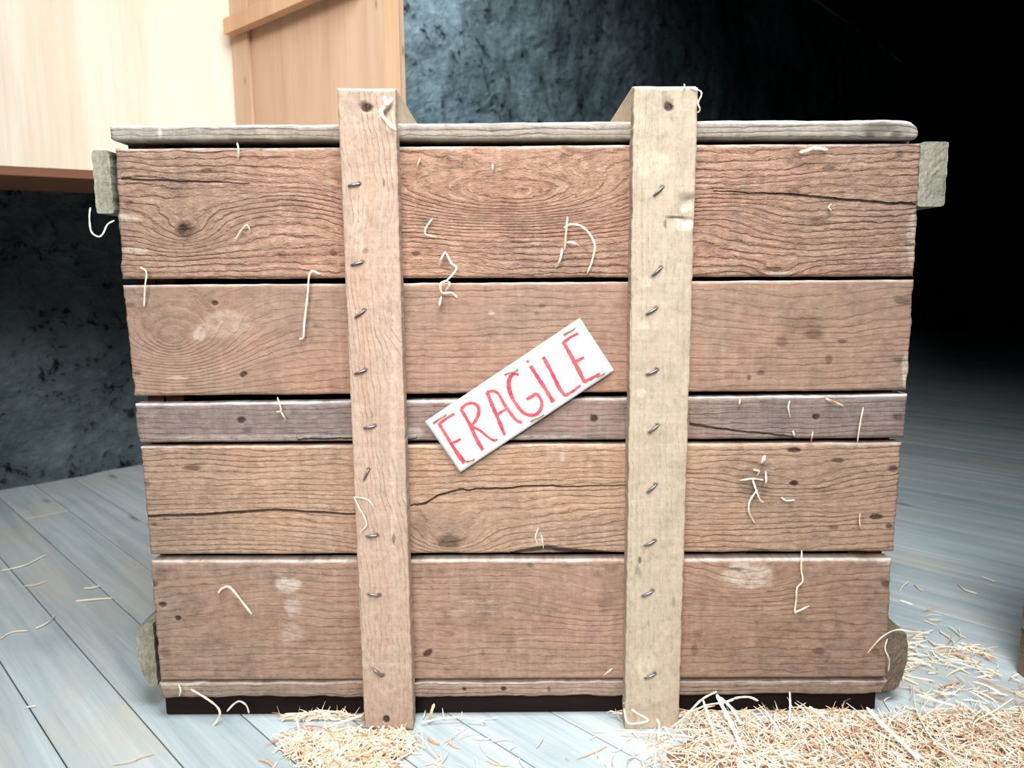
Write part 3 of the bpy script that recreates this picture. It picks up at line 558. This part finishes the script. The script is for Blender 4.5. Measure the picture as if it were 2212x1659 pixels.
# ------------------------------------------------------------------ LITTER on the floor
def litter(name, label, n, place, lenr, wr, seed, tones, updown=.25, parent=None, mound=None):
    rng = random.Random(seed); mb = MB()
    for _ in range(n):
        q = place(rng)
        if q is None: continue
        x, y, z, k = q; L = rng.uniform(*lenr)*k*(1.7 if rng.random() < .1 else 1); a = rng.uniform(0, 2*pi); pit = rng.gauss(0, updown); cv = rng.uniform(-1, 1)*L*.3; cz = rng.uniform(-.1, .5)*L*.3
        d = np.array([cos(a)*cos(pit), sin(a)*cos(pit), sin(pit)]); s = np.array([-sin(a), cos(a), 0]); c = np.array([x, y, z]); P = []
        for i in range(5):
            u = i/4-.5; p = c+d*L*u+s*cv*(1-4*u*u)*.5+np.array([0, 0, cz*(1-4*u*u)*.5]); p[2] = max(p[2], .0012); p[1] = min(p[1], -.001) if -.45 < p[0] < .49 and z < .5 and p[1] < .03 else p[1]; P.append(p)
        V, Fc = ribbon(P, rng.uniform(*wr)*.5, 0, rng, .3); mb.add(V, Fc, min(1, max(0, rng.choice(tones)+rng.uniform(-.12, .12))))
    o = mb.obj(name, M['straw']); tag(o, label, 'straw', None, 'stuff'); return o
def edge_x(px, py): return onZ(px, py)[:2]
def hmound(x, y):
    # deep drift in front of the right half of the crate
    n = float(fbm(x*9, y*9, 4)); xl = .155+(-.03-y)*(-.25)
    m = float(sstep(-.03, .09, x-xl+n*.05)*sstep(.012, -.03, y+n*.012-max(0, x-.50)*.08)*(1.0 if x < .665 else 0.0))
    n2 = float(fbm(x*30, y*30, 8)); return m*(.008+.006*n+.004*n2), m
def bed(name, fn, x0, x1, y0, y1, st=.006):
    nx, ny = int((x1-x0)/st), int((y1-y0)/st); idx = {}; V = []; Fc = []
    H = [[fn(x0+(x1-x0)*i/nx, y0+(y1-y0)*j/ny) for j in range(ny+1)] for i in range(nx+1)]
    def vid(i, j):
        if (i, j) not in idx: idx[(i, j)] = len(V); h, m = H[i][j]; V.append((x0+(x1-x0)*i/nx, y0+(y1-y0)*j/ny, max(.0004, h)))
        return idx[(i, j)]
    for i in range(nx):
        for j in range(ny):
            if min(H[i][j][1], H[i+1][j][1], H[i][j+1][1], H[i+1][j+1][1]) > .45: Fc.append([vid(i, j), vid(i+1, j), vid(i+1, j+1), vid(i, j+1)])
    return V, Fc
def place_right(r):
    for _ in range(20):
        x = r.uniform(.08, .67); y = r.uniform(-.36, .05); h, m = hmound(x, y)
        if x > .67: continue
        if r.random() < m**1.3+.015: return x, y, max(.001, h)+r.uniform(0, .006)*m, 1
    return None
V, Fc = bed('b', hmound, .08, 1.2, -.4, .1)
ob = litter('straw_litter', 'deep drift of pale chopped straw on the floor at the lower right', 8200, place_right, (.010, .046), (.0007, .0021), 11, (1, .95, .9, .8, .7, .5, .3), .34)
# merge the drift's underlying mat into the same litter object
me = ob.data; c0 = np.array(ob.location)
def add_bed(ob, V, Fc):
    me = ob.data; n0 = len(me.vertices); V0 = [v.co[:] for v in me.vertices]; F0 = [list(p.vertices) for p in me.polygons]; tn = [a.value for a in me.attributes['tone'].data]
    c = np.array(ob.location); V1 = [tuple(np.array(v)-c) for v in V]; nm = bpy.data.meshes.new(me.name)
    nm.from_pydata(V0+V1, [], F0+[[i+n0 for i in f] for f in Fc]); at = nm.attributes.new('tone', 'FLOAT', 'POINT'); at.data.foreach_set('value', np.array(tn+[0.2]*len(V1), np.float32))
    nm.materials.append(M['straw']); nm.materials.append(M['bed']); nm.polygons.foreach_set('material_index', [0]*len(F0)+[1]*len(Fc)); nm.update(); ob.data = nm
add_bed(ob, V, Fc)
LC = onZ(745, 1600); LA = onZ(690, 1568)
def hleft(x, y):
    n = float(fbm(x*22, y*22, 14)); y = y+max(0, y+.036)*6; d1 = math.hypot((x-LC[0]-.01)/.085, (y-LC[1]+.005)/.045); d2 = math.hypot((x-LC[0]-.02)/.06, (y-LC[1]+.07)/.04); d3 = math.hypot((x+.165)/.07, (y-.0)/.022)
    m = float(1-sstep(.6, 1.2, min(d1, d2)+n*.35)); return m*(.007+.004*n), m
def place_left(r):
    for _ in range(20):
        x = r.uniform(-.29, -.02); y = r.uniform(-.16, .04); h, m = hleft(x, y)
        if r.random() < m**1.3+.012: return x, y, max(.001, h)+r.uniform(0, .005)*m, 1
    return None
ob = litter('straw_litter', 'small heap of straw and shavings around the foot of the left batten', 1150, place_left, (.009, .032), (.001, .003), 12, (.95, .85, .7, .5, .35), .22)
add_bed(ob, *bed('b', hleft, -.3, 0, -.17, .05, .004))
def place_scatter(r):
    q = r.random()
    if q < .5:   # band running out from the lower right corner
        px = r.uniform(1925, 2300); py = 1395+(px-1950)*.02+r.gauss(0, 26)+(r.random() < .3)*r.uniform(0, 90)
    elif q < .93: px = r.uniform(1930, 2300); py = r.uniform(1400, 1600)
    else: px = r.uniform(1935, 2212); py = r.uniform(1130, 1400)
    p = onZ(px, py)
    return (p[0], p[1], .002+abs(r.gauss(0, .002)), 1) if (p[0] > .492 or p[1] < -.025) and p[0] < .698 else None
litter('straw_litter', 'thin scatter of straw on the floorboards beyond the right end of the crate', 430, place_scatter, (.010, .045), (.001, .0028), 13, (.95, .85, .7, .6, .4), .12)
def place_mid(r):
    px = r.uniform(880, 1480); py = 1555+abs(r.gauss(0, 45))
    if r.random() > .25+.75*abs(px-1120)/360: return None
    p = onZ(px, py); return (p[0], p[1], .002, 1) if p[1] < -.027 else None
litter('straw_litter', 'few stray straw bits on the bare boards between the two battens', 130, place_mid, (.006, .028), (.0008, .0022), 14, (.95, .85, .7, .5), .1)
def place_gap(r):
    px = r.uniform(1330, 1880) if r.random() < .75 else r.uniform(620, 800); p = onZ(px, r.uniform(1530, 1556))
    return p[0], max(p[1], -.012), .003+r.uniform(0, .008), 1
litter('straw_litter', 'straw caught in the dark gap under the crate', 260, place_gap, (.010, .040), (.0009, .002), 15, (.8, .7, .5, .3), .3)

# individually placed long stalks
FL = 'long loose stalks on and beside the straw drift'
def stalk(label, pts, w=5, tone=.9, group=FL):
    """pts: (px, py, height above floor in m)"""
    rng = random.Random(int(pts[0][0])); P = [onZ(a, b, z) for a, b, z in pts]; P = spline(P, 6) if len(P) > 2 else [P[0]*(1-k/6)+P[1]*k/6 for k in range(7)]
    V, Fc = ribbon(P, w*.00027, tone, rng, .55); mb = MB(); mb.add(V, Fc, tone); return tag(mb.obj('straw_stalk', M['straw']), label, 'straw', group)
stalk('bright thick stalk leaning in front of the right end of the dark gap', [(1872, 1528, .034), (1905, 1562, .026), (1945, 1600, .020), (1985, 1640, .018)], 8, 1)
stalk('thick stalk leaning left into the dark gap under the right half', [(1748, 1526, .034), (1772, 1545, .026), (1795, 1560, .020)], 6, .85)
stalk('upright stalk standing in the dark gap right of the right batten', [(1706, 1494, .042), (1707, 1525, .028), (1705, 1560, .016)], 5, .9)
stalk('long stalk curving along the floor at the far lower right', [(2190, 1508, .022), (2150, 1535, .018), (2110, 1556, .015), (2100, 1578, .012)], 5, .85)
stalk('long white stalk lying below the lower right corner of the crate', [(1980, 1500, .012), (2020, 1514, .012), (2070, 1528, .012)], 8, 1)
stalk('thin stalk rising from the drift to the lower right corner', [(1972, 1480, .010), (1978, 1530, .018), (2000, 1575, .018), (2025, 1612, .018)], 5, .85)
stalk('tall stalk climbing left to right into the tangled tuft by the right batten', [(1450, 1572, .012), (1480, 1548, .026), (1515, 1512, .044), (1548, 1494, .052)], 5, .85)
stalk('second stalk of the tuft, rising beneath the tall one', [(1490, 1540, .022), (1525, 1524, .036), (1560, 1518, .040), (1585, 1512, .042)], 5, .8)
stalk('arching end of the tuft reaching right over the dark gap', [(1560, 1520, .036), (1590, 1508, .044), (1618, 1506, .046), (1638, 1514, .042)], 5, .75)
stalk('broad stalk falling from the tuft down into the drift', [(1548, 1500, .048), (1565, 1535, .034), (1585, 1575, .020), (1605, 1625, .016)], 9, .95)
stalk('second falling stalk, just right of the broad one', [(1556, 1506, .046), (1580, 1530, .034), (1600, 1562, .022)], 6, .92)
stalk('straight white stalk standing in front of the tuft', [(1518, 1510, .044), (1530, 1545, .028), (1542, 1580, .016)], 5, .98)
stalk('kinked stalk resting against the foot of the right batten', [(1347, 1518, .030), (1375, 1540, .024), (1400, 1556, .018), (1375, 1563, .014), (1355, 1560, .014), (1348, 1530, .026)], 5, .75)
stalk('small stalk standing before the foot of the right batten', [(1418, 1552, .022), (1424, 1565, .016), (1422, 1600, .010)], 5, .9)
stalk('long pale stalk lying flat across the foot of the right batten', [(1340, 1582, .006), (1400, 1582, .010), (1450, 1586, .010), (1500, 1594, .012)], 5, .9)
stalk('long pale stalk on the left heap, left of the left batten', [(645, 1553, .006), (680, 1537, .012), (720, 1538, .012), (755, 1545, .008)], 6, .85, 'stalks around the left batten')
stalk('second stalk pointing at the left batten from the left', [(705, 1572, .008), (745, 1558, .010), (784, 1545, .014)], 6, .9, 'stalks around the left batten')
stalk('stalk lying right of the left batten along the dark gap', [(910, 1562, .004), (950, 1553, .008), (1000, 1550, .010), (1052, 1560, .006)], 5, .8, 'stalks around the left batten')
stalk('short orange stub standing right of the left batten', [(928, 1558, .004), (932, 1538, .018), (938, 1520, .026)], 7, .45, 'stalks around the left batten')
stalk('long thin stalk slanting down right from the left batten', [(895, 1582, .008), (915, 1600, .010), (935, 1625, .006), (950, 1643, .003)], 4, .75, 'stalks around the left batten')
stalk('straw standing out at the left edge of the left heap', [(640, 1548, .014), (643, 1565, .010), (648, 1582, .004)], 6, .95, 'stalks around the left batten')
stalk('slanting straw in front of the foot of the left batten', [(830, 1567, .014), (820, 1585, .010), (812, 1605, .008)], 5, .85, 'stalks around the left batten')
GL = 'loose straws on the floorboards left of the crate'
stalk('long pale straw at the left edge of the floor', [(2, 1233, .002), (50, 1222, .003), (100, 1198, .003)], 4, .92, GL)
stalk('upper short straw of the pair beside the left end of the crate', [(181, 1271, .002), (198, 1270, .003), (215, 1266, .002)], 6, .85, GL)
stalk('lower longer straw of the pair beside the left end of the crate', [(163, 1299, .002), (200, 1295, .003), (243, 1292, .002)], 6, .85, GL)
stalk('slanting straw on the floor left of the lower cleat', [(76, 1358, .002), (100, 1346, .004), (120, 1328, .003)], 4, .85, GL)
stalk('faint straw running off the left edge below the slanting one', [(0, 1380, .002), (25, 1366, .002), (60, 1362, .002)], 4, .75, GL)
stalk('wavy twig-like straw near the bottom left of the floor', [(243, 1652, .002), (285, 1644, .003), (305, 1635, .003), (332, 1628, .002)], 3, .45, GL)
stalk('short straw lying across a board joint at the lower left', [(55, 1528, .002), (78, 1525, .002)], 4, .8, GL)
stalk('small brownish straw near the left edge below the long pale one', [(52, 1266, .002), (75, 1264, .002), (100, 1256, .002)], 4, .6, GL)
GR = 'loose straws on the floorboards right of the crate'
stalk('slanting straw nearest the right side of the crate', [(1943, 1279, .002), (1952, 1265, .003), (1964, 1256, .003)], 5, .85, GR)
stalk('short orange-tipped straw just right of the slanting one', [(1974, 1262, .002), (1984, 1270, .003), (1993, 1276, .002)], 5, .6, GR)
stalk('curved pale straw on the right floor', [(2068, 1261, .002), (2085, 1274, .003), (2112, 1283, .002)], 5, .95, GR)
stalk('straight pale straw above the curved one on the right floor', [(2120, 1246, .002), (2150, 1257, .002)], 5, .9, GR)
stalk('reddish wood splinter lying on the right floor', [(2027, 1487, .003), (2050, 1480, .003), (2074, 1474, .003)], 5, .15, GR)

# ------------------------------------------------------------------ FLOOR, WALL, ROOM
ANG = radians(135)                      # boards run from near right to far left
ax = np.array([cos(ANG), sin(ANG)]); an = np.array([cos(radians(45)), sin(radians(45))])
mb = MB(); rng = random.Random(5); W = .094
fl_V = []; fl_F = []; tn = []
for k in range(-26, 84):
    u0 = -.142+k*W; u1 = u0+W-.0016; a0 = -6.5+rng.uniform(0, 2.0)
    while a0 < 7.0:
        L_ = rng.uniform(3.2, 4.6); a1 = a0+L_-.002; z = rng.uniform(-.0006, 0); n = len(fl_V)
        P = [(u0, a0), (u1, a0), (u1, a1), (u0, a1)]; e = .0012
        Q = [(u0+e, a0+e), (u1-e, a0+e), (u1-e, a1-e), (u0+e, a1-e)]
        # local X = along the board, local Y = across
        fl_V += [(a, u, -.03) for u, a in P]+[(a, u, -.0012) for u, a in P]+[(a, u, z) for u, a in Q]
        for r in (0, 4):
            for i in range(4): j = (i+1) % 4; fl_F.append([n+r+j, n+r+i, n+r+4+i, n+r+4+j])
        fl_F.append([n+8, n+11, n+10, n+9]); t_ = rng.random(); tn += [t_]*12; a0 += L_
me = bpy.data.meshes.new('floor'); me.from_pydata(fl_V, [], fl_F); at = me.attributes.new('tone', 'FLOAT', 'POINT'); at.data.foreach_set('value', np.array(tn, np.float32)); me.materials.append(M['floor']); me.update()
fo = bpy.data.objects.new('floor', me); C.objects.link(fo)
from mathutils import Matrix
# local (a, u, z) -> world a*ax + u*an : mirrored frame folded into the mesh, rotation kept on the object
fo.rotation_euler = (0, 0, ANG); me.transform(Matrix.Scale(-1, 4, (0, 1, 0))); me.flip_normals(); tag(fo, kind='structure')
wA = onZ(150, 1034); wd = np.array([sin(radians(42.3)), cos(radians(42.3))]); wn = np.array([wd[1], -wd[0]])     # wn points into the room
def wall_pt(s, off=0): return np.array([wA[0]+wd[0]*s+wn[0]*off, wA[1]+wd[1]*s+wn[1]*off])
nx, nz = 300, 110; Fc = []
SS, ZZ = np.meshgrid(-2.6+12.0*np.arange(nx+1)/nx, -.02+2.62*np.arange(nz+1)/nz); OO = .035*fbm(SS*2.2, ZZ*2.2, 31)+.022*fbm(SS*9, ZZ*9, 35)
V = np.stack([wA[0]+wd[0]*SS+wn[0]*OO, wA[1]+wd[1]*SS+wn[1]*OO, ZZ], -1).reshape(-1, 3).tolist()
for j in range(nz):
    for i in range(nx): a = j*(nx+1)+i; Fc.append([a, a+1, a+nx+2, a+nx+1])
n = len(V)
for (s, z) in ((-2.6, -.02), (9.4, -.02), (9.4, 2.6), (-2.6, 2.6)): p = wall_pt(s, -.15); V.append((p[0], p[1], z))
Fc.append([n+3, n+2, n+1, n])
Fc.append([i for i in range(nx+1)][::-1]+[n, n+1]); Fc.append([nz*(nx+1)+i for i in range(nx+1)]+[n+2, n+3])
Fc.append([j*(nx+1) for j in range(nz+1)]+[n+3, n]); Fc.append([j*(nx+1)+nx for j in range(nz+1)][::-1]+[n+1, n+2])
tag(mesh_obj('wall_back', V, Fc, M['wall'], smooth=None), kind='structure')
def quad_wall(name, p, q, z0, z1, th, mat):
    p, q = np.array(p, float), np.array(q, float); d = (q-p)/np.linalg.norm(q-p); nn = np.array([-d[1], d[0]])*th
    mb = MB(); mb.prism([p, q, q+nn, p+nn], z0, z1, 0, .002); return tag(mb.obj(name, mat), kind='structure')
p1 = wall_pt(7.5); p0 = wall_pt(-2.2)
e1 = p1+wn*6.5; e0 = p0+wn*5.0
quad_wall('wall_right', e1, p1, 0.0005, 2.598, -.1, M['darkwood'])
# ceiling of dark boards, lower over the far end, open over the camera where the daylight falls in
mb = MB()
for k in range(26):
    s0 = 1.75+k*.24; a = wall_pt(s0, -.0); b = wall_pt(s0+.232, -.0); mb.prism([a, b, b+wn*5.2, a+wn*5.2], 2.605, 2.63, 0, .002)
tag(mb.obj('ceiling', M['darkwood']), kind='structure')

# ------------------------------------------------------------------ PLYWOOD BOX behind, at the upper left
ZB = .78
a = onZ(0, 362, ZB); b = onZ(200, 372, ZB); dA = (b-a)[:2]; dA /= np.linalg.norm(dA); nA = np.array([dA[1], -dA[0]])   # toward the camera
K = onPlane(513, 230, (a[0], a[1], 0), np.array([nA[0], nA[1], 0]))[:2]
r_ = ray(-765, 602); dB = -np.array([r_[0], r_[1]]); dB /= np.linalg.norm(dB); nB = np.array([dB[1], -dB[0]])
if np.dot(nB, np.array([0, -DIST])-K) < 0: nB = -nB
planeB = (K[0], K[1], 0); nB3 = np.array([nB[0], nB[1], 0]); nA3 = np.array([nA[0], nA[1], 0])
sB = lambda px, py: float(np.dot(onPlane(px, py, planeB, nB3)[:2]-K, dB))
zB = lambda px, py: float(onPlane(px, py, planeB, nB3)[2])
ZT = 1.75
S0, S1, S2 = sB(545, 150), sB(797, 150), sB(830, 150)
box = empty('plywood_crate', (float(K[0]), float(K[1]), 0), 'tall pale plywood crate with pine framing, standing behind the brown crate at the upper left', 'crate')
def on2(o, *terms):
    p = np.array(o, float)
    for d, k in terms: p = p+d*k
    return p
# depth of the box behind its pale face: from the far rim of the underside
bk = onZ(100, 428, ZB)[:2]; depA = .30
KL = K-dA*1.9
m = MB(); m.prism([KL, K, on2(K, (nA, -.012)), on2(KL, (nA, -.012))], ZB+.004, ZT, 0, .001); m.obj('side_panel', M['ply'], box)
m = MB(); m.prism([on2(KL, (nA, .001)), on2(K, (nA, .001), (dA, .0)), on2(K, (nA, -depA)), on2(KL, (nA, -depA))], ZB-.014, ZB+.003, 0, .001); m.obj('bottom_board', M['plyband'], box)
m = MB(); m.prism([on2(KL, (nA, -depA)), on2(K, (nA, -depA)), on2(K, (nA, -depA+.012)), on2(KL, (nA, -depA+.012))], ZB+.004, ZT, 0, .001); m.obj('back_panel', M['ply'], box)
m = MB(); m.prism([on2(K, (dB, .004)), on2(K, (dB, S1)), on2(K, (dB, S1), (nB, -.012)), on2(K, (dB, .004), (nB, -.012))], .0, ZT, 0, .001); m.obj('end_panel', M['ply2'], box)
m = MB(); m.prism([on2(K, (dB, .003), (nB, .001)), on2(K, (dB, S0), (nB, .001)), on2(K, (dB, S0), (nB, .008)), on2(K, (dB, .003), (nB, .008))], .0, ZT-.02, 0, .001); m.obj('frame_strip', M['pine'], box)
eS2 = S2
m = MB(); m.prism([on2(K, (dB, S1+.0005)), on2(K, (dB, eS2)), on2(K, (dB, eS2), (nB, -.05)), on2(K, (dB, S1+.0005), (nB, -.05))], .0, ZT, 0, .001); m.obj('corner_post', M['pine'], box)
# orange end board seen edge-on beside the post
e_far = None
for kk in np.linspace(.005, .2, 400):
    q = on2(K, (dB, eS2+.0005), (nB, -kk)); v = np.array([q[0], q[1]+DIST]); 
    # screen column of that vertical line at the height of the strip
    P3 = np.array([q[0], q[1], .95])-_cam; zc = np.dot(P3, _fwd); xs = CX+F*(np.dot(P3, _right)*cos(ROLL)-np.dot(P3, _up)*sin(ROLL))/zc
    if xs > 861: e_far = kk; break
e_far = e_far or .05
m = MB(); m.prism([on2(K, (dB, eS2+.0006)), on2(K, (dB, eS2+.004)), on2(K, (dB, eS2+.004), (nB, -e_far)), on2(K, (dB, eS2+.0006), (nB, -e_far))], .0, ZT, 0, .0008); m.obj('edge_board', M['pine2'], box)
# slanted-looking cleat: a level rail fixed across the end panel, its end running past the corner
oc = .032; pc = np.array([K[0]+nB[0]*oc, K[1]+nB[1]*oc, 0])
q0 = onPlane(483, 75, pc, nB3); z0_ = q0[2]; z1_ = onPlane(483, 40, pc, nB3)[2]; s0_ = float(np.dot(q0[:2]-K, dB)); 
m = MB(); m.prism([on2(K, (dB, s0_), (nB, .009)), on2(K, (dB, s0_), (nB, oc)), on2(K, (dB, S1-.001), (nB, oc)), on2(K, (dB, S1-.001), (nB, .009))][::-1], z0_, z1_, 0, .003); m.obj('cross_rail', M['pine2'], box)
for s in (.25, 1.75):
    q = on2(K, (dA, -s), (nA, -depA*.5)); 
    if s > 1: m = MB(); m.prism([q+[-.03, -.03], q+[.03, -.03], q+[.03, .03], q+[-.03, .03]], 0, ZB-.0145, 0, .001); m.obj('leg', M['pine'], box)

# ------------------------------------------------------------------ crate corner cut by the right frame edge
rc = onZ(2197, 1452); x0, y1 = float(rc[0]), float(rc[1]); rr = empty('slatted_crate', (x0+.25, y1-.2, 0), 'brown wooden crate corner just cut off by the right edge of the photo', 'crate')
for xx in (x0, x0+.45):
    for yy in (y1-.042, y1-.40): m = MB(); m.box(xx, xx+.045, yy, yy+.042, 0, .60); m.obj('corner_post', M['under'], rr)
for k in range(5):
    z = .05+k*.112
    m = MB(); m.box(x0+.003, x0+.02, y1-.3575, y1-.0425, z, z+.1); m.obj('slat', M['inner'], rr)
    m = MB(); m.box(x0+.0455, x0+.4495, y1-.02, y1-.003, z, z+.1); m.obj('slat', M['inner'], rr)
m = MB(); V_, F_ = tube([np.array([x0-.004, y1-.012, .075]), np.array([x0+.004, y1-.012, .075])], .007, 12); m.add(V_, F_); m.obj('bolt_head', M['staple'], rr)

# ------------------------------------------------------------------ LIGHT, WORLD, CAMERA
def area(name, loc, target, sx, sy, power, col, spread=180):
    l = bpy.data.lights.new(name, 'AREA'); l.shape = 'RECTANGLE'; l.size = sx; l.size_y = sy; l.energy = power; l.color = col; l.spread = radians(spread)
    o = bpy.data.objects.new(name, l); C.objects.link(o); o.location = loc
    from mathutils import Vector
    o.rotation_euler = (Vector(target)-Vector(loc)).to_track_quat('-Z', 'Y').to_euler(); return o
area('skylight', (.22, -.75, 2.15), (-.08, -.06, 0), 1.0, .8, 32, (.88, .96, 1.0), 114)
area('front_fill', (-.35, -2.1, 1.75), (-.05, 0, .40), 1.1, 1.1, 7.2, (1.0, .96, .93), 46)  # unseen fill lamp, added to brighten the crate front
area('wall_fill', (-.35, .9, 2.4), (-.40, 2.15, 1.45), .5, .4, 25, (.8, .94, 1.0), 80)  # added lamp, lifts the back wall beside the plywood
area('ply_fill', (-.75, -.95, 2.1), (-.72, .8, 1.1), .7, .5, 3.9, (1.0, .97, .93), 66)  # added fill lamp that evens out the plywood panels
w = bpy.data.worlds.new('World'); bpy.context.scene.world = w; w.use_nodes = True
w.node_tree.nodes['Background'].inputs[0].default_value = (.5, .65, .8, 1); w.node_tree.nodes['Background'].inputs[1].default_value = .006
cam = bpy.data.cameras.new('camera'); co = bpy.data.objects.new('camera', cam); C.objects.link(co); bpy.context.scene.camera = co
cam.sensor_width = 36; cam.lens = F*36/2212; cam.clip_start = .02; cam.clip_end = 60
rgt = _right*cos(ROLL)-_up*sin(ROLL); upv = _right*sin(ROLL)+_up*cos(ROLL)
Mx = Matrix(((rgt[0], upv[0], -_fwd[0], _cam[0]), (rgt[1], upv[1], -_fwd[1], _cam[1]), (rgt[2], upv[2], -_fwd[2], _cam[2]), (0, 0, 0, 1)))
co.matrix_world = Mx
cam.dof.use_dof = True; cam.dof.focus_distance = .87; cam.dof.aperture_fstop = cam.lens/4.0
sc = bpy.context.scene; sc.view_settings.view_transform = 'Standard'; sc.view_settings.look = 'None'; sc.view_settings.exposure = 0
